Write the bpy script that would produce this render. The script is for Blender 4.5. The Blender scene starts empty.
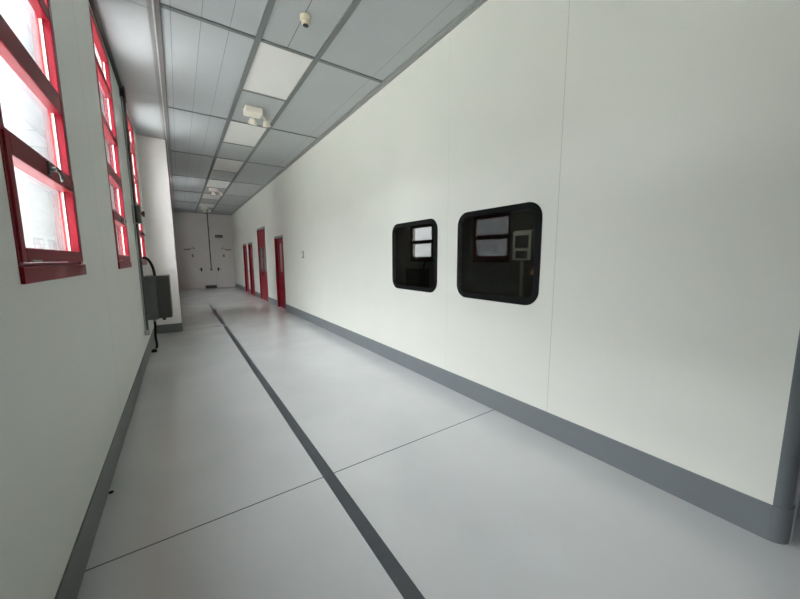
import bpy, bmesh, math
from mathutils import Vector, Matrix
sc = bpy.context.scene
C = sc.collection
PI = math.pi

# ------------------------------------------------------------------ layout (metres)
XL, XR, H = -0.48, 2.416, 3.711          # left wall, right wall, ceiling
YB, YE = -4.0, 18.96                     # wall behind the camera, end wall
WT = 0.058                               # wall thickness
EYE = 1.45
X1, X2 = 0.847, 1.470                    # ceiling main runners
BAY0, BAY = 3.85, 2.36

# ------------------------------------------------------------------ materials
def srgb(r, g, b):
    def f(c):
        c /= 255.0
        return c / 12.92 if c <= 0.04045 else ((c + 0.055) / 1.055) ** 2.4
    return (f(r), f(g), f(b), 1.0)

class NT:
    def __init__(s, name):
        s.m = bpy.data.materials.new(name); s.m.use_nodes = True
        s.t = s.m.node_tree; s.t.nodes.clear()
        s.out = s.n('ShaderNodeOutputMaterial')
    def n(s, typ, **kw):
        o = s.t.nodes.new(typ)
        for k, v in kw.items(): setattr(o, k, v)
        return o
    def l(s, a, b): s.t.links.new(a, b)
    def math(s, op, a, b=None):
        o = s.n('ShaderNodeMath', operation=op)
        for i, v in enumerate((a, b)):
            if v is None: continue
            if isinstance(v, (int, float)): o.inputs[i].default_value = v
            else: s.l(v, o.inputs[i])
        return o.outputs[0]

def mat(name, col, rough=0.5, metal=0.0, var=0.04, scale=6.0, bump=0.0, bscale=120.0, coat=0.0, spec=0.5, lines=None, line_col=None, rvar=0.0):
    """procedural paint / plastic / metal; lines = list of (axis, kind, value, half_width) in world metres"""
    t = NT(name)
    p = t.n('ShaderNodeBsdfPrincipled'); t.l(p.outputs[0], t.out.inputs[0])
    geo = t.n('ShaderNodeNewGeometry')
    noi = t.n('ShaderNodeTexNoise'); noi.inputs['Scale'].default_value = scale; noi.inputs['Detail'].default_value = 5
    t.l(geo.outputs['Position'], noi.inputs['Vector'])
    ramp = t.n('ShaderNodeMapRange')
    ramp.inputs['From Min'].default_value = 0.3; ramp.inputs['From Max'].default_value = 0.7
    ramp.inputs['To Min'].default_value = 1 - var; ramp.inputs['To Max'].default_value = 1 + var
    t.l(noi.outputs['Fac'], ramp.inputs['Value'])
    mul = t.n('ShaderNodeMix', data_type='RGBA', blend_type='MULTIPLY'); mul.inputs[0].default_value = 1
    mul.inputs[6].default_value = col
    t.l(ramp.outputs[0], mul.inputs[7])
    colour = mul.outputs[2]
    if lines:
        sep = t.n('ShaderNodeSeparateXYZ'); t.l(geo.outputs['Position'], sep.inputs[0])
        tot = None
        for ax, kind, val, hw, *lim in lines:
            c = sep.outputs['XYZ'.index(ax)]
            if kind == 'at': d = t.math('ABSOLUTE', t.math('SUBTRACT', c, val))
            else:                       # 'every': kind=(period)
                d = t.math('PINGPONG', t.math('SUBTRACT', c, val), kind / 2.0)
            f = t.math('LESS_THAN', d, hw)
            if lim:
                a2, hi = lim
                f = t.math('MULTIPLY', f, t.math('LESS_THAN', sep.outputs['XYZ'.index(a2)], hi))
            tot = f if tot is None else t.math('MAXIMUM', tot, f)
        mx = t.n('ShaderNodeMix', data_type='RGBA')
        t.l(tot, mx.inputs[0]); t.l(colour, mx.inputs[6]); mx.inputs[7].default_value = line_col
        colour = mx.outputs[2]
    t.l(colour, p.inputs['Base Color'])
    p.inputs['Roughness'].default_value = rough
    if rvar:
        rr = t.n('ShaderNodeMapRange'); rr.inputs['To Min'].default_value = rough - rvar; rr.inputs['To Max'].default_value = rough + rvar
        t.l(noi.outputs['Fac'], rr.inputs['Value']); t.l(rr.outputs[0], p.inputs['Roughness'])
    p.inputs['Metallic'].default_value = metal
    p.inputs['Specular IOR Level'].default_value = spec
    p.inputs['Coat Weight'].default_value = coat
    p.inputs['Coat Roughness'].default_value = 0.24
    if bump:
        n2 = t.n('ShaderNodeTexNoise'); n2.inputs['Scale'].default_value = bscale; n2.inputs['Detail'].default_value = 3
        t.l(geo.outputs['Position'], n2.inputs['Vector'])
        b = t.n('ShaderNodeBump'); b.inputs['Strength'].default_value = bump; b.inputs['Distance'].default_value = 0.002
        t.l(n2.outputs['Fac'], b.inputs['Height']); t.l(b.outputs[0], p.inputs['Normal'])
    return t.m

def glass(name, tint, ior=1.5, rough=0.0):
    t = NT(name)
    # Schlick reflectance from the viewing angle, the same on both faces of the pane
    geo = t.n('ShaderNodeNewGeometry'); dot = t.n('ShaderNodeVectorMath', operation='DOT_PRODUCT')
    t.l(geo.outputs['Normal'], dot.inputs[0]); t.l(geo.outputs['Incoming'], dot.inputs[1])
    c = t.math('SUBTRACT', 1.0, t.math('ABSOLUTE', dot.outputs['Value']))
    r0 = ((ior - 1) / (ior + 1)) ** 2
    fac = t.math('ADD', t.math('MULTIPLY', t.math('POWER', c, 5.0), 1 - r0), r0)
    tr = t.n('ShaderNodeBsdfTransparent'); tr.inputs[0].default_value = tint
    gl = t.n('ShaderNodeBsdfGlossy'); gl.inputs['Roughness'].default_value = rough
    mx = t.n('ShaderNodeMixShader')
    t.l(fac, mx.inputs[0]); t.l(tr.outputs[0], mx.inputs[1]); t.l(gl.outputs[0], mx.inputs[2])
    t.l(mx.outputs[0], t.out.inputs[0])
    return t.m

M = {}
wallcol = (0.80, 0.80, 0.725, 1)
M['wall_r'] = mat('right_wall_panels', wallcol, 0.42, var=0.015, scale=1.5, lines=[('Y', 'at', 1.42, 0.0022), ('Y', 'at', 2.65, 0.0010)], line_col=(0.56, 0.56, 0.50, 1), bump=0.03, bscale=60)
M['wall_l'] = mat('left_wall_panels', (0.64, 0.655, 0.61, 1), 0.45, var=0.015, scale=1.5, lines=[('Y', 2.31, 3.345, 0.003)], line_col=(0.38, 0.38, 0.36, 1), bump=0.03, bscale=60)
M['wall_e'] = mat('end_wall_paint', (0.53, 0.495, 0.475, 1), 0.5, var=0.03, scale=1.2)
M['pillar'] = mat('pillar_paint', (0.80, 0.77, 0.74, 1), 0.45, var=0.02, scale=2)
M['floor'] = mat('epoxy_floor', (0.56, 0.565, 0.555, 1), 0.19, var=0.04, scale=1.7, rvar=0.05, bump=0.02, bscale=25, spec=0.7, coat=0.45,
                 lines=[('Y', 'at', 1.95, 0.0045), ('Y', 'at', 7.97, 0.02, 'X', 0.70), ('Y', 'at', 8.35, 0.012, 'X', 0.62), ('Y', 'at', 12.45, 0.04, 'X', 0.68)],
                 line_col=(0.12, 0.12, 0.12, 1))
M['base'] = mat('baseboard_grey', srgb(116, 121, 124), 0.4, var=0.03, scale=5)
M['base_l'] = mat('baseboard_dark_grey', srgb(104, 106, 104), 0.45, var=0.05, scale=5)
M['panel_l'] = mat('ceiling_panel_metal_slotted', srgb(168, 172, 174), 0.42, var=0.02, scale=2, lines=[('X', 0.24, 0.105, 0.0028)], line_col=srgb(122, 125, 126))
M['panel_c'] = mat('ceiling_panel_metal_middle', srgb(164, 168, 168), 0.42, var=0.02, scale=2, lines=[('X', 'at', 1.14, 0.004, 'Y', 3.9)], line_col=srgb(96, 99, 100))
M['panel_r'] = mat('ceiling_panel_metal_right', srgb(168, 172, 173), 0.42, var=0.02, scale=2, lines=[('X', 'at', 2.18, 0.003)], line_col=srgb(126, 129, 130))
M['panel_w'] = mat('ceiling_panel_white', srgb(170, 173, 175), 0.35, var=0.02, scale=2, lines=[('X', 'at', -0.27, 0.0015)], line_col=srgb(170, 168, 170))
M['runner'] = mat('runner_grey', srgb(108, 112, 111), 0.45, var=0.03)
M['trimgrey'] = mat('edge_trim_grey', srgb(150, 152, 150), 0.45, var=0.03)
M['alu'] = mat('brushed_aluminium', srgb(160, 158, 158), 0.38, metal=0.6, var=0.05, scale=20)
M['alu_b'] = mat('bright_aluminium', srgb(225, 225, 225), 0.3, metal=0.5, var=0.03)
M['diff'] = mat('light_diffuser', srgb(216, 215, 211), 0.4, var=0.01)
M['lightframe'] = mat('light_frame', srgb(205, 203, 198), 0.45)
M['red'] = mat('window_red_gloss', (0.18, 0.006, 0.014, 1), 0.35, spec=0.12, var=0.06, scale=9)
M['red_d'] = mat('door_red_gloss', (0.25, 0.009, 0.020, 1), 0.35, spec=0.2, var=0.05, scale=5)
M['glass'] = glass('clear_window_glass', (0.95, 0.96, 0.96, 1))
M['dark_glass'] = glass('dark_tinted_glass', (0.42, 0.42, 0.40, 1))
M['frost'] = mat('frosted_glass', (0.72, 0.58, 0.55, 1), 0.12, var=0.04, scale=4)
M['grey_glass'] = mat('grey_wired_glass', (0.16, 0.165, 0.16, 1), 0.12, var=0.2, scale=8)
M['rubber'] = mat('black_rubber', (0.006, 0.006, 0.006, 1), 0.7, spec=0.15)
M['black'] = mat('black_plastic', (0.012, 0.012, 0.012, 1), 0.35)
M['tape'] = mat('dark_grey_floor_tape', srgb(70, 73, 77), 0.45, var=0.06, scale=14)
M['cabinet'] = mat('cabinet_grey_paint', srgb(92, 96, 94), 0.42, var=0.04)
M['cabinet_d'] = mat('cabinet_lid_dark_grey', srgb(64, 65, 63), 0.42, var=0.04)
M['isol'] = mat('isolator_grey', srgb(88, 96, 88), 0.4)
M['dred'] = mat('dark_red_plastic', (0.10, 0.006, 0.010, 1), 0.35)
M['steel'] = mat('galvanised_steel', srgb(150, 152, 148), 0.35, metal=0.7, var=0.1, scale=30)
M['pipe'] = mat('conduit_grey', srgb(56, 60, 57), 0.45, metal=0.2, var=0.06)
M['white_pl'] = mat('white_plastic', srgb(228, 222, 208), 0.35, var=0.02)
M['grey_pl'] = mat('grey_plastic', srgb(150, 148, 145), 0.4)
M['cream'] = mat('cream_plastic', srgb(226, 216, 190), 0.35, var=0.02)
M['lens'] = mat('lamp_lens', srgb(205, 185, 178), 0.1, coat=0.5)
M['brown_d'] = mat('dark_grey_block', srgb(72, 66, 64), 0.6, var=0.1, scale=20)
M['mark'] = mat('faded_grey_print', srgb(118, 110, 108), 0.6)
M['sign'] = mat('sign_dark_green', (0.02, 0.05, 0.03, 1), 0.3)
M['sign_w'] = mat('sign_pictogram_white', (0.14, 0.17, 0.15, 1), 0.4)
M['room'] = mat('inner_room_gloom', (0.05, 0.05, 0.046, 1), 0.8, var=0.1)  # near-black colour stands in for the gloom of the unlit room
M['term'] = mat('terminal_light_grey', srgb(200, 205, 200), 0.4)
M['screen'] = mat('screen_black', (0.01, 0.01, 0.012, 1), 0.15)
M['orange'] = mat('orange_tag_card', (0.95, 0.55, 0.36, 1), 0.5)
M['ext_ground'] = mat('outdoor_concrete', (0.52, 0.52, 0.49, 1), 0.85, var=0.12, scale=1.0, bump=0.2, bscale=20)
M['ext_wall'] = mat('outdoor_block_wall', (0.60, 0.60, 0.605, 1), 0.85, var=0.12, scale=0.7, lines=[('Z', 0.4, 0.0, 0.02)], line_col=(0.50, 0.50, 0.505, 1))
M['ext_grey'] = mat('outdoor_concrete_grey', (0.09, 0.095, 0.10, 1), 0.85, var=0.2, scale=0.9)
M['ext_green'] = mat('hedge_green', (0.16, 0.24, 0.08, 1), 0.9, var=0.5, scale=6, bump=1.0, bscale=12)

# ------------------------------------------------------------------ mesh helpers
class MB:
    def __init__(s): s.bm = bmesh.new()
    def box(s, x0, x1, y0, y1, z0, z1, bev=0.0, seg=1):
        g = bmesh.ops.create_cube(s.bm, size=1)['verts']
        for v in g:
            v.co = Vector(((x0 + x1) / 2 + v.co.x * (x1 - x0), (y0 + y1) / 2 + v.co.y * (y1 - y0), (z0 + z1) / 2 + v.co.z * (z1 - z0)))
        if bev:
            es = list({e for v in g for e in v.link_edges})
            bmesh.ops.bevel(s.bm, geom=es, offset=bev, segments=seg, affect='EDGES', profile=0.5)
        return s
    def cyl(s, p0, p1, r, r2=None, n=20):
        p0, p1 = Vector(p0), Vector(p1); d = p1 - p0
        m = Matrix.Translation((p0 + p1) / 2) @ d.to_track_quat('Z', 'Y').to_matrix().to_4x4()
        bmesh.ops.create_cone(s.bm, cap_ends=True, segments=n, radius1=r, radius2=r if r2 is None else r2, depth=d.length, matrix=m)
        return s
    def sph(s, c, r, sx=1, sy=1, sz=1):
        m = Matrix.Translation(c) @ Matrix.Diagonal((sx, sy, sz, 1))
        bmesh.ops.create_uvsphere(s.bm, u_segments=20, v_segments=12, radius=r, matrix=m); return s
    def tube(s, pts, r, n=10):
        P = [Vector(p) for p in pts]
        # smooth with catmull-rom
        Q = []
        for i in range(len(P) - 1):
            a = P[max(i - 1, 0)]; b = P[i]; c = P[i + 1]; d = P[min(i + 2, len(P) - 1)]
            for k in range(8):
                t = k / 8.0
                Q.append(0.5 * ((2 * b) + (c - a) * t + (2 * a - 5 * b + 4 * c - d) * t * t + (3 * b - a - 3 * c + d) * t ** 3))
        Q.append(P[-1])
        rings = []; up = Vector((0.31, 0.87, 0.39)).normalized()
        for i, q in enumerate(Q):
            tg = (Q[min(i + 1, len(Q) - 1)] - Q[max(i - 1, 0)]).normalized()
            u = (up - tg * up.dot(tg)).normalized(); w = tg.cross(u); up = u
            rings.append([s.bm.verts.new(q + (u * math.cos(2 * PI * k / n) + w * math.sin(2 * PI * k / n)) * r) for k in range(n)])
        for a, b in zip(rings, rings[1:]):
            for k in range(n): s.bm.faces.new((a[k], a[(k + 1) % n], b[(k + 1) % n], b[k]))
        s.bm.faces.new(rings[0][::-1]); s.bm.faces.new(rings[-1])
        return s
    def prism(s, pts, axis, a, b):
        """closed outline pts (2-D, on the two remaining axes in xyz order) extruded along axis from a to b"""
        def mk(u, v, w):
            return {'X': (w, u, v), 'Y': (u, w, v), 'Z': (u, v, w)}[axis]
        A = [s.bm.verts.new(mk(u, v, a)) for u, v in pts]; B = [s.bm.verts.new(mk(u, v, b)) for u, v in pts]
        n = len(pts)
        for i in range(n): s.bm.faces.new((A[i], A[(i + 1) % n], B[(i + 1) % n], B[i]))
        s.bm.faces.new(A[::-1]); s.bm.faces.new(B)
        return s
    def ring(s, outer, inner, axis, a, b):
        def mk(u, v, w):
            return {'X': (w, u, v), 'Y': (u, w, v), 'Z': (u, v, w)}[axis]
        n = len(outer)
        L = [[s.bm.verts.new(mk(u, v, w)) for u, v in o] for o, w in ((outer, a), (outer, b), (inner, b), (inner, a))]
        for i in range(n):
            j = (i + 1) % n
            for k in range(4):
                p, q = L[k], L[(k + 1) % 4]
                s.bm.faces.new((p[i], p[j], q[j], q[i]))
        return s

def rrect(u0, u1, v0, v1, r, n=8):
    out = []
    for cu, cv, a0 in ((u1 - r, v1 - r, 0), (u0 + r, v1 - r, 90), (u0 + r, v0 + r, 180), (u1 - r, v0 + r, 270)):
        for k in range(n + 1):
            a = math.radians(a0 + 90.0 * k / n)
            out.append((cu + r * math.cos(a), cv + r * math.sin(a)))
    return out

def root_of(o):
    while o.parent: o = o.parent
    return o

def build(name, mb, m, parent=None, smooth=False, kind=None, label=None):
    bm = mb.bm
    bmesh.ops.recalc_face_normals(bm, faces=bm.faces)
    if parent is not None:
        bmesh.ops.translate(bm, verts=bm.verts, vec=-Vector(root_of(parent).location))
    me = bpy.data.meshes.new(name); bm.to_mesh(me); bm.free()
    me.materials.append(m if not isinstance(m, str) else M[m])
    if smooth:
        for p in me.polygons: p.use_smooth = True
        me.set_sharp_from_angle(angle=math.radians(40))
    o = bpy.data.objects.new(name, me); C.objects.link(o)
    if parent is not None: o.parent = parent
    if kind: o['kind'] = kind
    if label: o['label'] = label
    return o

def tag(o, label, cat, group=None):
    o['label'] = label; o['category'] = cat
    if group: o['group'] = group
    return o

def empty(name, loc, kind=None):
    o = bpy.data.objects.new(name, None); C.objects.link(o); o.location = loc; o.empty_display_size = 0.1
    if kind: o['kind'] = kind
    return o

def thing(name, loc, label, cat, group=None):
    return tag(empty(name, loc), label, cat, group)

def solo(name, mb, m, label, cat, group=None, smooth=False):
    """a thing that is one mesh, origin at the middle of its base"""
    vs = [v.co for v in mb.bm.verts]
    c = Vector(((min(v.x for v in vs) + max(v.x for v in vs)) / 2, (min(v.y for v in vs) + max(v.y for v in vs)) / 2, min(v.z for v in vs)))
    bmesh.ops.translate(mb.bm, verts=mb.bm.verts, vec=-c)
    o = build(name, mb, m, smooth=smooth); o.location = c
    return tag(o, label, cat, group)

def dup(root, loc, label, group=None):
    r = root.copy(); C.objects.link(r); r.location = loc; r['label'] = label
    if group: r['group'] = group
    for ch in list(root.children):
        c = ch.copy(); C.objects.link(c); c.parent = r
        for g in list(ch.children):
            d = g.copy(); C.objects.link(d); d.parent = c
    return r

def wall_holes(x0, x1, y0, y1, z0, z1, holes):
    """slab in the YZ plane with rectangular holes (ya,yb,za,zb)"""
    mb = MB(); bm = mb.bm
    ys = sorted({y0, y1} | {h[0] for h in holes} | {h[1] for h in holes})
    zs = sorted({z0, z1} | {h[2] for h in holes} | {h[3] for h in holes})
    solid = {}
    for i in range(len(ys) - 1):
        for j in range(len(zs) - 1):
            cy, cz = (ys[i] + ys[i + 1]) / 2, (zs[j] + zs[j + 1]) / 2
            solid[i, j] = not any(h[0] < cy < h[1] and h[2] < cz < h[3] for h in holes)
    cache = {}
    def V(x, y, z):
        k = (round(x, 5), round(y, 5), round(z, 5))
        if k not in cache: cache[k] = bm.verts.new(k)
        return cache[k]
    for (i, j), s in solid.items():
        if not s: continue
        a, b, c, d = ys[i], ys[i + 1], zs[j], zs[j + 1]
        for x in (x0, x1): bm.faces.new((V(x, a, c), V(x, b, c), V(x, b, d), V(x, a, d)))
        for di, dj, q in ((-1, 0, ((a, c), (a, d))), (1, 0, ((b, c), (b, d))), (0, -1, ((a, c), (b, c))), (0, 1, ((a, d), (b, d)))):
            if not solid.get((i + di, j + dj), False):
                (ya, za), (yb, zb) = q
                bm.faces.new((V(x0, ya, za), V(x1, ya, za), V(x1, yb, zb), V(x0, yb, zb)))
    return mb

# ------------------------------------------------------------------ openings
WIN_Y = [1.742, 4.052, 6.362, -0.565, 10.982, 13.292, 15.602]
WIN_W = 0.958
WZ0, WTOP = 1.38, 3.63
wtop = lambda y: 2.30 if y < 0 else WTOP      # unseen window behind the camera, added and cut low to shape the light
INT_WIN = [(1.545, 2.492, 1.050, 1.905), (2.812, 3.745, 1.052, 1.900)]
DOORS = [(9.32, 10.24, 2.05), (11.50, 12.74, 2.47), (13.86, 14.70, 2.05), (15.15, 16.02, 2.05)]
POST_Y, POST_R = 0.185, 0.06

# ------------------------------------------------------------------ room shell
fl = MB().box(XL - WT, 5.4, YB - 0.15, YE + 0.15, -0.12, 0.0)
build('floor', fl, 'floor', kind='structure')

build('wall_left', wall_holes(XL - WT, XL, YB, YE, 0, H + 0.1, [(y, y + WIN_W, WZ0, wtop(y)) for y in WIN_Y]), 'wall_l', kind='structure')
holes = [(a + 0.045, b - 0.045, c + 0.045, d - 0.045) for a, b, c, d in INT_WIN] + [(a, b, 0.0, z) for a, b, z in DOORS]
build('wall_right', wall_holes(XR, XR + 0.12, POST_Y, YE, 0, H + 0.1, holes), 'wall_r', kind='structure')
build('wall_end', MB().box(XL - WT, XR + 0.12, YE, YE + 0.15, 0, H + 0.1), 'wall_e', kind='structure')
build('wall_back', MB().box(XL - WT, 5.4, YB - 0.15, YB, 0, H + 0.1), 'base', kind='structure')
build('wall_side', MB().box(5.25, 5.4, YB, POST_Y, 0, H + 0.1), 'base', kind='structure')
yr = POST_Y - POST_R
build('wall_return', MB().box(XR + POST_R, 5.3, yr, POST_Y, 0, H + 0.1), 'base', kind='structure')
build('pillar', MB().box(XL, -0.045, 7.86, 8.50, 0, H, bev=0.004), 'pillar', kind='structure')

# rounded corner post
arc = [(XR + POST_R - POST_R * math.cos(a), POST_Y - POST_R * math.sin(a)) for a in [PI / 2 * k / 10 for k in range(11)]]
arc = arc + [(XR + POST_R, POST_Y)]
build('trim_corner', MB().prism(arc, 'Z', 0, H), 'base', kind='structure', smooth=True)
pr = POST_R + 0.006
arc = [(XR + POST_R - pr * math.cos(a), POST_Y - pr * math.sin(a)) for a in [PI / 2 * k / 10 for k in range(11)]]
build('baseboard_corner', MB().prism(arc + [(XR + POST_R, POST_Y)], 'Z', 0, 0.195), 'base', kind='structure', smooth=True)
build('baseboard_return', MB().box(XR + POST_R, 5.25, yr - 0.006, yr, 0, 0.195), 'base', kind='structure')
# narrow metal strip where the return wall meets the post
build('trim_return', MB().box(XR + POST_R + 0.03, XR + POST_R + 0.045, yr - 0.012, yr, 0, H), 'alu', kind='structure')

bb = MB(); ys = [POST_Y] + [v for a, b, z in DOORS for v in (a, b)] + [YE]
for a, b in zip(ys[::2], ys[1::2]): bb.box(XR - 0.008, XR, a, b, 0, 0.193)
build('baseboard_right', bb, 'base', kind='structure')
build('baseboard_left', MB().box(XL, XL + 0.008, YB, 7.86, 0, 0.19).box(XL, XL + 0.008, 8.5, YE, 0, 0.19), 'base_l', kind='structure')
build('baseboard_pillar', MB().box(XL + 0.008, -0.037, 7.852, 7.86, 0, 0.17).box(-0.045, -0.037, 7.86, 8.5, 0, 0.17), 'base_l', kind='structure')

# ceiling: slab, panels, runners
ceil = build('ceiling', MB().box(XL - WT, 5.4, YB - 0.15, YE + 0.15, H + 0.02, H + 0.12), 'panel_w', kind='structure')
bays = [BAY0 + BAY * k for k in range(-4, 8)]
def cpanel(x0, x1, y0, y1, m): build('ceiling_panel', MB().box(x0, x1, y0, y1, H, H + 0.018), m, ceil)
strip = [YB, 0.05, 2.0, 3.95, 5.9, 7.86]
for a, b in zip(strip, strip[1:]): cpanel(XL, -0.06, a + 0.003, b - 0.003, 'panel_w')
cpanel(XL, -0.06, 8.5, 13.4, 'panel_w'); cpanel(XL, -0.06, 13.406, YE, 'panel_w')
for y in bays:
    y0, y1 = max(y, YB), min(y + BAY, YE)
    if y1 <= y0: continue
    cpanel(0.02, X1, y0, y1, 'panel_l'); cpanel(X2, XR - 0.07, y0, y1, 'panel_r')
    if y + 1.2 < YE: cpanel(X1, X2, max(y + 1.2, YB), y1, 'panel_c')
cpanel(XR + 0.12, 5.25, YB, POST_Y - POST_R, 'panel_r'); cpanel(XR - 0.07, XR + 0.12, YB, POST_Y - POST_R, 'panel_r')
def runner(x0, x1, y0, y1, d=0.008, m='runner'): build('grid_runner', MB().box(x0, x1, y0, y1, H - d, H + 0.004), m, ceil)
for X in (X1, X2): runner(X - 0.027, X + 0.027, YB, YE, 0.012)
for y in bays:
    if y < YB or y > YE: continue
    w = 0.024 if abs(y - BAY0) < 0.1 else 0.015
    runner(0.03, X1 - 0.027, y - w, y + w); runner(X2 + 0.027, XR - 0.07, y - w, y + w)
    runner(X1 + 0.027, X2 - 0.027, y - 0.022, y + 0.022)
    if y + 1.2 < YE: runner(X1 + 0.027, X2 - 0.027, y + 1.2 - 0.018, y + 1.2 + 0.018)
runner(XL, XR, YE - 0.05, YE, 0.012)
build('trim_ceiling_right', MB().box(XR - 0.078, XR - 0.066, POST_Y, YE, H - 0.012, H + 0.01).box(XR - 0.066, XR - 0.02, POST_Y, YE, H - 0.002, H + 0.012).box(XR - 0.02, XR, POST_Y, YE, H - 0.014, H + 0.01), 'trimgrey', kind='structure')
pt = build('trim_ceiling_left', MB().box(-0.068, -0.03, YB, YE, H - 0.012, H + 0.01).box(-0.016, 0.024, YB, YE, H - 0.016, H + 0.01), 'alu', kind='structure')
build('bright_lip', MB().box(-0.03, -0.016, YB, YE, H - 0.026, H + 0.006), 'alu_b', pt)
build('shadow_gap', MB().box(0.024, 0.034, YB, YE, H - 0.006, H + 0.01), 'runner', pt)

# ------------------------------------------------------------------ left windows
XO, XI = XL - 0.056, XL + 0.006           # frame depth: outside / inside faces
XG = XL - 0.040
def left_window(n, y0, full=True):
    y1 = y0 + WIN_W; WZ1 = wtop(y0)
    r = empty('window_%d' % n, (XL, (y0 + y1) / 2, 1.36), 'structure')
    S = 0.055
    f = MB()
    f.box(XO, XI - 0.004, y0, y0 + S, WZ0, WZ1, 0.003).box(XO, XI - 0.004, y1 - S, y1, WZ0, WZ1, 0.003)
    f.box(XO, XI - 0.004, y0 + S, y1 - S, WZ1 - 0.05, WZ1, 0.003)
    build('window_frame', f, 'red', r)
    bars = [(a, b) for a, b in [(1.895, 1.925), (2.25, 2.36), (2.725, 2.79), (3.21, 3.275)] if b < WZ1]
    for a, b in bars:
        build('transom', MB().box(XO + 0.01, XI - 0.006, y0 + S - 0.004, y1 - S + 0.004, a, b, 0.004), 'red', r)
    build('window_sill', MB().box(XO, XI + 0.006, y0, y1, 1.362, 1.425, 0.003).box(XO, XI - 0.01, y0 + 0.01, y1 - 0.01, 1.425, 1.438), 'red', r)
    # opening sash at the bottom, a little proud of the frame
    a, b = y0 + 0.022, y1 - 0.022; w = 0.048
    sa = MB()
    sa.box(XG - 0.012, XI + 0.002, a, a + w, 1.44, 1.905, 0.004).box(XG - 0.012, XI + 0.002, b - w, b, 1.44, 1.905, 0.004)
    sa.box(XG - 0.012, XI + 0.002, a + w, b - w, 1.44, 1.497, 0.003).box(XG - 0.012, XI + 0.002, a + w, b - w, 1.83, 1.905, 0.003)
    sash = build('awning_sash', sa, 'red', r)
    def gasket(ga, gb, c, d, par):
        g = MB()
        g.box(XG + 0.0035, XG + 0.009, ga, ga + 0.005, c, d).box(XG + 0.0035, XG + 0.009, gb - 0.006, gb, c, d)
        build('glazing_gasket', g, 'white_pl', par)
    gasket(a + w, b - w, 1.497, 1.83, sash)
    build('window_pane', MB().box(XG - 0.003, XG + 0.003, a + w - 0.004, b - w + 0.004, 1.49, 1.836), 'glass', sash)
    zs = [1.925] + [v for ab in bars[1:] for v in ab] + [WZ1 - 0.05]
    for c, d in zip(zs[::2], zs[1::2]):
        build('window_pane', MB().box(XG - 0.003, XG + 0.003, y0 + S - 0.003, y1 - S + 0.003, c - 0.003, d + 0.003), 'glass', r)
        gasket(y0 + S, y1 - S, c, d, r)
    ym = (y0 + y1) / 2
    h = MB()
    h.box(XI + 0.002, XI + 0.010, ym - 0.020, ym + 0.020, 1.842, 1.905, 0.002)
    h.cyl((XI + 0.008, ym, 1.872), (XI + 0.03, ym, 1.872), 0.010)
    h.tube([(XI + 0.026, ym + 0.002, 1.872), (XI + 0.034, ym + 0.025, 1.862), (XI + 0.034, ym + 0.055, 1.842), (XI + 0.030, ym + 0.075, 1.835)], 0.007)
    build('window_latch', h, 'pipe', sash, smooth=True)
    build('sash_stay', MB().box(XI - 0.002, XI + 0.009, y0 + 0.10, y0 + 0.20, 1.440, 1.450, 0.002), 'steel', r)
    return r
for i, y in enumerate(WIN_Y): left_window(i + 1, y)

# ------------------------------------------------------------------ windows of the dark inner room
for i, (a, b, c, d) in enumerate(INT_WIN):
    r = empty('window_%d' % (len(WIN_Y) + 1 + i), (XR, (a + b) / 2, c), 'structure')
    build('rubber_gasket', MB().ring(rrect(a, b, c, d, 0.13), rrect(a + 0.053, b - 0.053, c + 0.053, d - 0.053, 0.085), 'X', XR - 0.006, XR - 0.001), 'rubber', r, smooth=True)
    build('window_pane', MB().prism(rrect(a + 0.02, b - 0.02, c + 0.02, d - 0.02, 0.115), 'X', XR + 0.0, XR + 0.008), 'dark_glass', r)
    rev = rrect(a + 0.046, b - 0.046, c + 0.046, d - 0.046, 0.09)
    inn = rrect(a + 0.052, b - 0.052, c + 0.052, d - 0.052, 0.085)
    build('window_reveal', MB().ring(rev, inn, 'X', XR + 0.021, XR + 0.119), 'black', r, smooth=True)

# inner room shell (walls, floor and ceiling of the dark room)
rx0, rx1, ry0, ry1, rz1 = XR + 0.121, 5.2, 0.25, 5.2, 3.0
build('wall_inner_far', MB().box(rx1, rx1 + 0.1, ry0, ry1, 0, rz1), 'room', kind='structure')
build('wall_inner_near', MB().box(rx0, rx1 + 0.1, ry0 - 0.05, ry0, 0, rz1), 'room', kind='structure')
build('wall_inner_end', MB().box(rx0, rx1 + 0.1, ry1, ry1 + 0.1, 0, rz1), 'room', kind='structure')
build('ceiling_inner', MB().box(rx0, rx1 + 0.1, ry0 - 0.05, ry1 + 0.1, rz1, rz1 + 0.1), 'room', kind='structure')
build('floor_inner', MB().box(rx0, rx1, ry0, ry1, 0.001, 0.006), 'room', kind='structure')

# terminal on a stand behind the big window
TX, TY = 3.20, 2.285
t = thing('control_terminal', (TX, TY, 0.006), 'grey control terminal on a post, seen through the larger dark window', 'terminal')
build('terminal_housing', MB().prism(rrect(TY - 0.118, TY + 0.118, 1.425, 1.755, 0.025), 'X', TX, TX + 0.07), 'term', t, smooth=True)
build('terminal_screen', MB().prism(rrect(TY - 0.085, TY + 0.085, 1.565, 1.70, 0.006), 'X', TX - 0.003, TX + 0.001), 'screen', t)
build('terminal_keypad', MB().prism(rrect(TY - 0.075, TY + 0.075, 1.45, 1.53, 0.006), 'X', TX - 0.003, TX + 0.001), 'screen', t)
build('terminal_post', MB().box(TX + 0.015, TX + 0.055, TY - 0.02, TY + 0.02, 0.03, 1.43, 0.003), 'grey_pl', t)
build('terminal_foot', MB().box(TX - 0.15, TX + 0.2, TY - 0.16, TY + 0.16, 0.006, 0.03, 0.004), 'grey_pl', t)
build('tag_bracket', MB().cyl((TX + 0.03, TY - 0.02, 1.36), (TX + 0.03, TY - 0.23, 1.36), 0.006), 'grey_pl', t)
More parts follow.
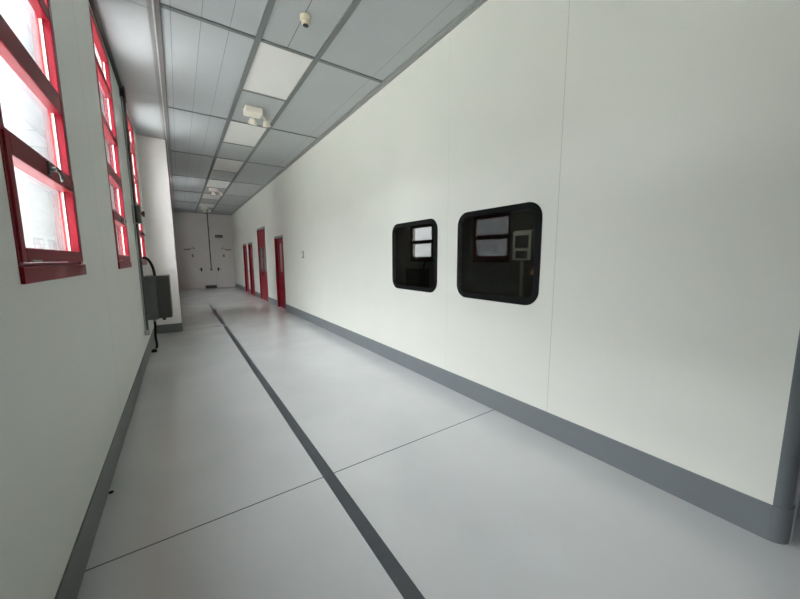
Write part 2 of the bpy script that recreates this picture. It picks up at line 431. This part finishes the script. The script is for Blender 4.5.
tg = solo('hanging_tag', MB().box(TX + 0.018, TX + 0.023, TY - 0.205, TY - 0.105, 1.265, 1.355, 0.002), 'orange', 'small orange tag hanging from the bracket of the control terminal', 'tag')
tg.rotation_euler = (0, math.radians(30), 0)

# ------------------------------------------------------------------ red doors in the right wall
def red_door(n, ya, yb, z, kind):
    r = empty('door_%d' % n, (XR, (ya + yb) / 2, 0), 'structure')
    x0, x1 = XR - 0.012, XR + 0.118
    J = 0.045
    fr = MB().box(x0, x1, ya, ya + J, 0, z, 0.003).box(x0, x1, yb - J, yb, 0, z, 0.003)
    build('door_frame', fr, 'red_d', r)
    build('door_header', MB().box(x0, x1, ya, yb, z, z + 0.06, 0.003), 'grey_pl', r, label='grey metal door header')
    rec = 0.015 if kind == 'double' else 0.05
    xl0, xl1 = XR + rec, XR + rec + 0.045
    def leaf(a, b, top, g, gm, gname):
        m = MB()
        if g:
            ga, gb, g0, g1 = g
            m = wall_holes(xl0, xl1, a, b, 0.006, top, [(ga, gb, g0, g1)])
        else: m.box(xl0, xl1, a, b, 0.006, top)
        lf = build('door_leaf', m, 'red_d', r)
        if g:
            build(gname, MB().box(xl0 + 0.012, xl0 + 0.03, ga, gb, g0, g1), gm, lf)
            bd = MB()
            for q in ((ga - 0.015, ga + 0.005, g0 - 0.015, g1 + 0.015), (gb - 0.005, gb + 0.015, g0 - 0.015, g1 + 0.015), (ga, gb, g0 - 0.015, g0 + 0.005), (ga, gb, g1 - 0.005, g1 + 0.015)):
                bd.box(xl0 - 0.006, xl0 + 0.004, *q)
            build('glazing_bead', bd, 'red_d', lf)
        return lf
    if kind == 'double':
        ym = (ya + yb) / 2; zt = z - 0.02
        for a, b in ((ya + J, ym - 0.003), (ym + 0.003, yb - J)):
            lf = leaf(a, b, zt, (a + 0.03, b - 0.03, 1.02, 1.85), 'grey_glass', 'glazed_panel')
        hd = MB().cyl((xl0 - 0.05, ym - 0.07, 0.90), (xl0 - 0.05, ym - 0.07, 1.0), 0.012)
        hd.cyl((xl0, ym - 0.07, 0.91), (xl0 - 0.05, ym - 0.07, 0.91), 0.008).cyl((xl0, ym - 0.07, 0.99), (xl0 - 0.05, ym - 0.07, 0.99), 0.008)
        build('door_handle', hd, 'black', lf, smooth=True)
    else:
        g = {'slot': (ya + 0.36, ya + 0.64, 1.07, 1.90), 'plain': None}[kind]
        lf = leaf(ya + J, yb - J, z - 0.006, g, 'frost', 'vision_panel')
        yh = yb - J - 0.07
        hd = MB().box(xl0 - 0.008, xl0, yh - 0.025, yh + 0.025, 0.86, 1.06, 0.003)
        hd.cyl((xl0, yh, 0.98), (xl0 - 0.06, yh, 0.98), 0.012)
        hd.cyl((xl0 - 0.055, yh + 0.01, 0.98), (xl0 - 0.055, yh - 0.12, 0.98), 0.013)
        hd.sph((xl0 - 0.06, yh, 0.98), 0.034)
        build('door_handle', hd, 'black', lf, smooth=True)
    return r
for i, ((a, b, z), k) in enumerate(zip(DOORS, ('slot', 'double', 'slot', 'plain'))): red_door(i + 1, a, b, z, k)

# ------------------------------------------------------------------ end wall: two pale doors, conduit, box, sign, floor block
def end_door(n, xa, xb, hinge_left):
    r = empty('door_%d' % n, ((xa + xb) / 2, YE, 0), 'structure')
    y = YE
    fr = MB().box(xa, xa + 0.03, y - 0.025, y, 0, 2.10, 0.003).box(xb - 0.03, xb, y - 0.025, y, 0, 2.10, 0.003).box(xa + 0.03, xb - 0.03, y - 0.025, y, 2.07, 2.10, 0.003)
    build('door_frame', fr, 'wall_e', r)
    lf = build('door_leaf', MB().box(xa + 0.034, xb - 0.034, y - 0.02, y, 0.008, 2.066, 0.002), 'wall_e', r)
    s = 1 if hinge_left else -1
    xh = xb - 0.12 if hinge_left else xa + 0.12
    h = MB().box(xh - 0.035, xh + 0.035, y - 0.03, y - 0.02, 0.85, 1.03, 0.004)
    h.cyl((xh, y - 0.02, 0.97), (xh, y - 0.08, 0.97), 0.014).cyl((xh, y - 0.075, 0.97), (xh - s * 0.11, y - 0.075, 0.97), 0.013)
    build('door_handle', h, 'black', lf, smooth=True)
    xc = xa + 0.08 if hinge_left else xb - 0.08
    c = MB().box(min(xc, xc + s * 0.26), max(xc, xc + s * 0.26), y - 0.075, y - 0.02, 1.90, 1.955, 0.006)
    c.cyl((xc + s * 0.2, y - 0.05, 1.96), (xc + s * 0.45, y - 0.10, 1.975), 0.011).cyl((xc + s * 0.45, y - 0.10, 1.975), (xc + s * 0.34, y - 0.02, 2.085), 0.010)
    build('door_closer', c, 'mark', lf)
    build('door_plate', MB().box((xa + xb) / 2 - 0.05, (xa + xb) / 2 + 0.03, y - 0.024, y - 0.02, 1.56, 1.70), 'mark', lf)
    return r
end_door(5, 0.16, 1.02, True); end_door(6, 1.52, 2.36, False)
build('baseboard_end', MB().box(1.02, 1.52, YE - 0.008, YE, 0, 0.1).box(2.36, XR, YE - 0.008, YE, 0, 0.1), 'base_l', kind='structure')

c = thing('conduit', (1.33, YE - 0.02, 0.98), 'thin dark conduit pipe running down the far end wall to a switch box', 'conduit')
build('conduit_pipe', MB().cyl((1.33, YE - 0.025, 1.04), (1.33, YE - 0.025, H - 0.012), 0.02), 'pipe', c, smooth=True)
for z in (1.6, 2.3, 3.0): build('pipe_clip', MB().box(1.298, 1.362, YE - 0.030, YE, z, z + 0.03), 'pipe', c)
b = thing('switch_box', (1.33, YE - 0.03, 0.87), 'small grey switch box at the foot of the conduit on the end wall', 'switch box')
build('box_body', MB().box(1.27, 1.39, YE - 0.055, YE, 0.87, 1.04, 0.006), 'grey_pl', b)
build('box_button', MB().cyl((1.33, YE - 0.05, 0.95), (1.33, YE - 0.075, 0.95), 0.025), 'black', b, smooth=True)
s = thing('exit_sign', (1.77, YE - 0.02, 2.53), 'small dark rectangular sign high above the right pale door on end wall', 'sign')
build('sign_plate', MB().box(1.60, 1.94, YE - 0.03, YE, 2.53, 2.67, 0.004), 'sign', s)
pic = MB().box(1.64, 1.73, YE - 0.032, YE - 0.03, 2.56, 2.64).prism([(1.76, 2.585), (1.84, 2.585), (1.84, 2.565), (1.885, 2.60), (1.84, 2.635), (1.84, 2.615), (1.76, 2.615)], 'Y', YE - 0.032, YE - 0.03)
build('sign_pictogram', pic, 'sign_w', s)
fb = thing('floor_block', (1.26, YE - 0.15, 0), 'dark grey low block standing on the floor between the two pale end doors', 'block')
build('block_body', MB().box(1.02, 1.50, YE - 0.22, YE - 0.02, 0, 0.13, 0.012), 'brown_d', fb)
build('block_lid', MB().box(1.01, 1.51, YE - 0.23, YE - 0.015, 0.13, 0.15, 0.004), 'brown_d', fb)

# ------------------------------------------------------------------ ceiling fittings
GL = 'light panels in the ceiling'
def place(k): return ((X1 + X2) / 2, BAY0 + BAY * k + 0.6, H)
proto = None
words = {0: 'largest unlit white light panel, between smoke detector and emergency light',
         1: 'unlit white light panel just beyond the nearest emergency light', 2: 'third unlit white light panel from the front, in the middle ceiling strip',
         3: 'fourth unlit white light panel from the front, in the middle ceiling strip', 4: 'fifth unlit white light panel from the front, in the middle ceiling strip',
         5: 'farthest small white light panel, last in the middle ceiling strip before end wall'}
for k in range(0, 6):
    x, y, z = place(k)
    if proto is None:
        proto = thing('ceiling_light', (x, y, z), words[k], 'ceiling light', GL)
        a, b, c, d = X1 + 0.029, X2 - 0.029, y - 0.575, y + 0.575
        fm = MB()
        fm.box(a, a + 0.012, c, d, H - 0.004, H + 0.012).box(b - 0.012, b, c, d, H - 0.004, H + 0.012)
        fm.box(a + 0.012, b - 0.012, c, c + 0.012, H - 0.004, H + 0.012).box(a + 0.012, b - 0.012, d - 0.012, d, H - 0.004, H + 0.012)
        build('light_frame', fm, 'lightframe', proto)
        build('light_diffuser', MB().box(a + 0.012, b - 0.012, c + 0.012, d - 0.012, H - 0.002, H + 0.012), 'diff', proto)
    else: dup(proto, (x, y, z), words[k])

sd = thing('smoke_detector', (1.154, 3.27, H), 'cream smoke detector hanging from the seam of a grey ceiling panel', 'smoke detector')
def lathe(prof, cx, cy, n=28):
    mb = MB(); bm = mb.bm; rings = []
    for r_, z_ in prof:
        rings.append([bm.verts.new((cx + r_ * math.cos(2 * PI * k / n), cy + r_ * math.sin(2 * PI * k / n), z_)) for k in range(n)])
    for A, B in zip(rings, rings[1:]):
        for k in range(n): bm.faces.new((A[k], A[(k + 1) % n], B[(k + 1) % n], B[k]))
    bm.faces.new(rings[0][::-1]); bm.faces.new(rings[-1])
    return mb
build('detector_base', lathe([(0.050, H), (0.050, H - 0.028), (0.046, H - 0.036), (0.036, H - 0.038)], 1.154, 3.27), 'cream', sd, smooth=True)
build('detector_head', lathe([(0.034, H - 0.038), (0.040, H - 0.044), (0.040, H - 0.056), (0.033, H - 0.074), (0.02, H - 0.080)], 1.154, 3.27), 'cream', sd, smooth=True)
build('detector_vent', lathe([(0.026, H - 0.077), (0.028, H - 0.081), (0.022, H - 0.083)], 1.154, 3.27), 'black', sd, smooth=True)

GE = 'emergency lights on the ceiling'
def emergency(x, y, label):
    e = thing('emergency_light', (x, y, H), label, 'emergency light', GE)
    build('lamp_housing', MB().box(x - 0.19, x + 0.05, y - 0.12, y + 0.10, H - 0.085, H, 0.01, 2), 'white_pl', e)
    for dx, dy in ((-0.05, 0.16), (0.15, 0.13)):
        c = Vector((x + dx, y + dy, H - 0.115)); ax = Vector((dx * 1.2, 0.35, -0.75)).normalized()
        hd = build('lamp_head', MB().cyl(c - ax * 0.035, c + ax * 0.045, 0.045, 0.066).cyl(c - ax * 0.035, (x + dx * 0.5, y + 0.05, H - 0.04), 0.018), 'white_pl', e, smooth=True)
        build('lamp_lens', MB().cyl(c + ax * 0.040, c + ax * 0.049, 0.058), 'lens', hd, smooth=True)
    return e
em = emergency(1.17, 5.60, 'white twin-head emergency light on the ceiling, nearest the camera')
dup(em, (1.15, 12.35, H), 'small white emergency light farther along the ceiling, between two light panels')
dup(em, (1.15, 16.95, H), 'farthest white emergency light on the ceiling, near the end wall')

# ------------------------------------------------------------------ left wall: cable run, isolator, cabinet
PY, PX = 5.88, XL + 0.03
build_x = XL
tr = thing('cable_trunking', (XL + 0.02, 2.0, H - 0.07), 'grey cable trunking along the top of the window wall under the ceiling', 'trunking')
build('trunking_channel', MB().box(XL + 0.002, XL + 0.035, YB + 0.02, 5.78, H - 0.048, H - 0.013, 0.003), 'pipe', tr)
build('trunking_lid', MB().box(XL + 0.035, XL + 0.039, YB + 0.02, 5.78, H - 0.046, H - 0.015), 'pipe', tr)
build('end_box', MB().box(XL + 0.002, XL + 0.055, 5.78, 5.96, H - 0.16, H - 0.012, 0.004), 'black', tr, label='black end box')
def clip(z, par): build('pipe_clip', MB().box(XL + 0.001, PX + 0.02, PY - 0.026, PY + 0.026, z - 0.012, z + 0.012, 0.003), 'pipe', par)
cu = thing('conduit', (PX, PY, 2.192), 'dark conduit pipe from the ceiling down to the isolator switch on the window wall', 'conduit')
build('conduit_pipe', MB().cyl((PX, PY, 2.192), (PX, PY, H - 0.162), 0.017), 'pipe', cu, smooth=True)
for z in (2.45, 3.0): clip(z, cu)
cl = thing('conduit', (PX, PY, 0.36), 'dark conduit pipe running from the isolator switch down beside the grey cabinet', 'conduit')
build('conduit_pipe', MB().cyl((PX, PY, 0.42), (PX, PY, 1.948), 0.017), 'pipe', cl, smooth=True)
build('pipe_fitting', MB().cyl((PX, PY, 0.36), (PX, PY, 0.44), 0.026, n=6), 'steel', cl, label='shiny metal fitting')
for z in (0.62, 1.0, 1.4, 1.75): clip(z, cl)
tp = thing('thin_pipe', (PX - 0.012, PY - 0.11, 0.38), 'thin light grey pipe running down the window wall beside the dark conduit', 'pipe')
build('pipe_tube', MB().cyl((PX - 0.012, PY - 0.11, 0.42), (PX - 0.012, PY - 0.11, 3.56), 0.010), 'steel', tp, smooth=True)
build('pipe_fitting', MB().cyl((PX - 0.009, PY - 0.11, 0.38), (PX - 0.009, PY - 0.11, 0.44), 0.02, n=6), 'steel', tp)

sw = thing('isolator_switch', (XL + 0.05, PY, 1.95), 'grey-green isolator switch box with dark red lever on the conduit', 'switch')
build('switch_body', MB().box(XL, XL + 0.095, PY - 0.075, PY + 0.075, 1.95, 2.19, 0.006), 'isol', sw)
build('switch_side_plate', MB().box(XL + 0.004, XL + 0.05, PY - 0.083, PY - 0.074, 1.955, 2.185, 0.002), 'black', sw, label='black side plate')
build('switch_lever', MB().cyl((XL + 0.09, PY, 2.09), (XL + 0.112, PY, 2.09), 0.028).box(XL + 0.108, XL + 0.132, PY - 0.012, PY + 0.012, 2.045, 2.125, 0.004), 'dred', sw, smooth=True, label='dark red lever')

EY = 6.50
cab = thing('electrical_cabinet', (XL + 0.16, EY + 0.3, 0.49), 'dark grey electrical cabinet on the left wall below the third window', 'cabinet')
build('cabinet_body', MB().box(XL, XL + 0.145, EY, EY + 0.60, 0.485, 1.185, 0.004), 'cabinet', cab)
dr = build('cabinet_door', MB().box(XL + 0.149, XL + 0.325, EY - 0.004, EY + 0.604, 0.50, 1.19, 0.006), 'cabinet_d', cab, label='darker deep cabinet lid')
build('door_lock', MB().cyl((XL + 0.325, EY + 0.08, 0.84), (XL + 0.34, EY + 0.08, 0.84), 0.014), 'steel', dr, smooth=True)
for z in (0.60, 1.0): build('cabinet_hinge', MB().cyl((XL + 0.147, EY + 0.612, z), (XL + 0.147, EY + 0.612, z + 0.08), 0.008), 'steel', cab, smooth=True)
for yy in (EY + 0.08, EY + 0.18, EY + 0.28): build('cable_gland', MB().cyl((XL + 0.08, yy, 0.445), (XL + 0.08, yy, 0.49), 0.022, n=8), 'steel', cab)
for yy in (EY + 0.06, EY + 0.16): build('cable_gland', MB().cyl((XL + 0.21, yy, 0.46), (XL + 0.21, yy, 0.502), 0.024, n=8), 'black', cab)

solo('power_cable', MB().tube([(XL + 0.02, EY - 0.02, 1.475), (XL + 0.05, EY + 0.0, 1.475), (XL + 0.09, EY + 0.02, 1.43), (XL + 0.128, EY + 0.04, 1.32), (XL + 0.142, EY + 0.06, 1.188)], 0.020),
     'rubber', 'thick black cable bending from the wall into the cabinet top', 'cable', smooth=True)
solo('power_cable', MB().tube([(XL + 0.08, EY + 0.08, 0.452), (XL + 0.083, EY + 0.05, 0.36), (XL + 0.075, EY + 0.02, 0.22), (XL + 0.085, EY - 0.02, 0.08), (XL + 0.075, EY - 0.05, 0.022)], 0.017),
     'rubber', 'black cable dropping from under the cabinet to the floor', 'cable', smooth=True)
solo('cable_boot', lathe([(0.038, 0.0), (0.038, 0.02), (0.028, 0.04), (0.02, 0.045)], XL + 0.055, EY - 0.20), 'rubber', 'small black rubber boot on the floor by the left baseboard', 'cable boot', smooth=True)
solo('dust_clump', lathe([(0.006, 0.0), (0.014, 0.003), (0.011, 0.009), (0.005, 0.012)], XL + 0.022, 2.56, 9), 'rubber', 'tiny black scrap lying against the left baseboard', 'scrap')

# ------------------------------------------------------------------ right wall switch
sw = thing('light_switch', (XR - 0.006, 7.61, 1.47), 'small pale grey switch plate on the white wall before the first red door', 'switch')
build('switch_plate', MB().box(XR - 0.012, XR, 7.54, 7.67, 1.47, 1.63, 0.004), 'grey_pl', sw)
build('switch_rocker', MB().box(XR - 0.018, XR - 0.011, 7.57, 7.64, 1.50, 1.60, 0.003), 'white_pl', sw)

# ------------------------------------------------------------------ floor tape
solo('floor_tape', MB().box(0.693, 0.768, YB + 0.05, 7.93, 0.0003, 0.0016), 'tape', 'long dark grey tape line running up the middle of floor', 'floor tape', 'tape lines on the floor')
solo('floor_tape', MB().box(0.690, 0.765, 8.12, 12.5, 0.0003, 0.0016), 'tape', 'shorter far piece of dark grey floor tape beyond the gap', 'floor tape', 'tape lines on the floor')

# ------------------------------------------------------------------ outdoors beyond the left windows, guessed and shaped for the light indoors
build('exterior_ground', MB().box(-60, XL - WT - 0.002, -40, 70, -0.3, -0.12), 'ext_ground', kind='structure')
eb = MB().box(-22, -20, -60, 27, -0.12, 10.2).box(-22, -20, 36, 80, -0.12, 10.2).box(-22.3, -19.6, -60, 27.2, 10.2, 10.6)
for k in range(-8, 5): eb.box(-20.15, -20, k * 6 - 0.4, k * 6 + 0.4, -0.12, 8.6)
build('exterior_building', eb, 'ext_grey', kind='structure')  # guessed block, its height and dark tone set to dim the horizon light
build('exterior_wall', MB().box(-4.6, -4.0, 12.6, 80, -0.12, 18), 'ext_wall', kind='structure')
build('exterior_shade_block', MB().box(XL - WT, 8, YB - 0.15, 7.8, H + 0.13, 10).box(XL - WT, 8, 7.8, 80, H + 0.13, 18).box(XL - WT, 8, YE + 0.16, 80, -0.12, 22), 'ext_wall', kind='structure')  # unseen mass added above and beyond, heights set to shade ground and alley
hg = MB()
for i in range(10):
    hg.sph((-19 - (i % 3) * 0.6, 26 + i * 1.2, 0.5), 1.1, 1, 1.1, 0.9)
build('exterior_hedge', hg, 'ext_green', kind='structure', smooth=True)

# ------------------------------------------------------------------ light: overcast sky through the windows
w = bpy.data.worlds.new('overcast_sky'); sc.world = w; w.use_nodes = True
nt = w.node_tree; nt.nodes.clear()
o = nt.nodes.new('ShaderNodeOutputWorld'); bg = nt.nodes.new('ShaderNodeBackground')
tc = nt.nodes.new('ShaderNodeTexCoord'); sp = nt.nodes.new('ShaderNodeSeparateXYZ'); rp = nt.nodes.new('ShaderNodeValToRGB')
nt.links.new(tc.outputs['Generated'], sp.inputs[0]); nt.links.new(sp.outputs['Z'], rp.inputs[0])
rp.color_ramp.elements[0].color = (0.50, 0.50, 0.50, 1); rp.color_ramp.elements[1].color = (1.22, 1.27, 1.36, 1)
nt.links.new(rp.outputs[0], bg.inputs[0]); nt.links.new(bg.outputs[0], o.inputs[0])
bg.inputs[1].default_value = 21.0
L = bpy.data.lights.new('sun', 'SUN'); L.energy = 34; L.angle = math.radians(3); L.color = (1.0, 0.97, 0.90)
lo = bpy.data.objects.new('sun', L); C.objects.link(lo); lo.location = (20, -10, 30)
lo.rotation_euler = Vector((-math.cos(math.radians(58)), 0.35, -math.sin(math.radians(58)))).to_track_quat('-Z', 'Y').to_euler()

for i, y in enumerate(WIN_Y):      # daylight portals: they give off nothing of their own
    L = bpy.data.lights.new('daylight_portal', 'AREA'); L.shape = 'RECTANGLE'; L.size = wtop(y) - WZ0; L.size_y = WIN_W
    L.cycles.is_portal = True
    lo = bpy.data.objects.new('daylight_portal', L); C.objects.link(lo)
    lo.location = (XL - WT - 0.01, y + WIN_W / 2, (WZ0 + wtop(y)) / 2)
    lo.rotation_euler = (0, -PI / 2, 0)
L = bpy.data.lights.new('inner_room_fill', 'AREA'); L.shape = 'RECTANGLE'; L.size = 0.3; L.size_y = 0.8; L.energy = 16; L.color = (1, 0.95, 0.85)  # unseen fill light, added to brighten the terminal behind the dark glass
lo = bpy.data.objects.new('inner_room_fill', L); C.objects.link(lo); lo.location = (2.75, 2.5, 2.9)

# ------------------------------------------------------------------ camera
f, yaw, pitch, roll = 324.07, 0.5951, 0.1259, -0.0042
cy, sy = math.cos(yaw), math.sin(yaw)
fw = Vector((sy * math.cos(pitch), cy * math.cos(pitch), -math.sin(pitch)))
r = Vector((cy, -sy, 0)); u = r.cross(fw)
r2 = r * math.cos(roll) + u * math.sin(roll); u2 = -r * math.sin(roll) + u * math.cos(roll)
cam = bpy.data.cameras.new('camera'); cam.sensor_width = 36; cam.lens = f * 36 / 800.0; cam.clip_start = 0.02; cam.clip_end = 300
co = bpy.data.objects.new('camera', cam); C.objects.link(co)
mm = Matrix((r2, u2, -fw)).transposed().to_4x4(); mm.translation = (0, 0, EYE)
co.matrix_world = mm
sc.camera = co

sc.view_settings.view_transform = 'Standard'; sc.view_settings.look = 'None'
sc.view_settings.gamma = 1; sc.view_settings.use_curve_mapping = False
sc.view_settings.exposure = 0.34
sc.cycles.use_denoising = True
sc.cycles.max_bounces = 14; sc.cycles.diffuse_bounces = 8; sc.cycles.glossy_bounces = 6; sc.cycles.transparent_max_bounces = 16
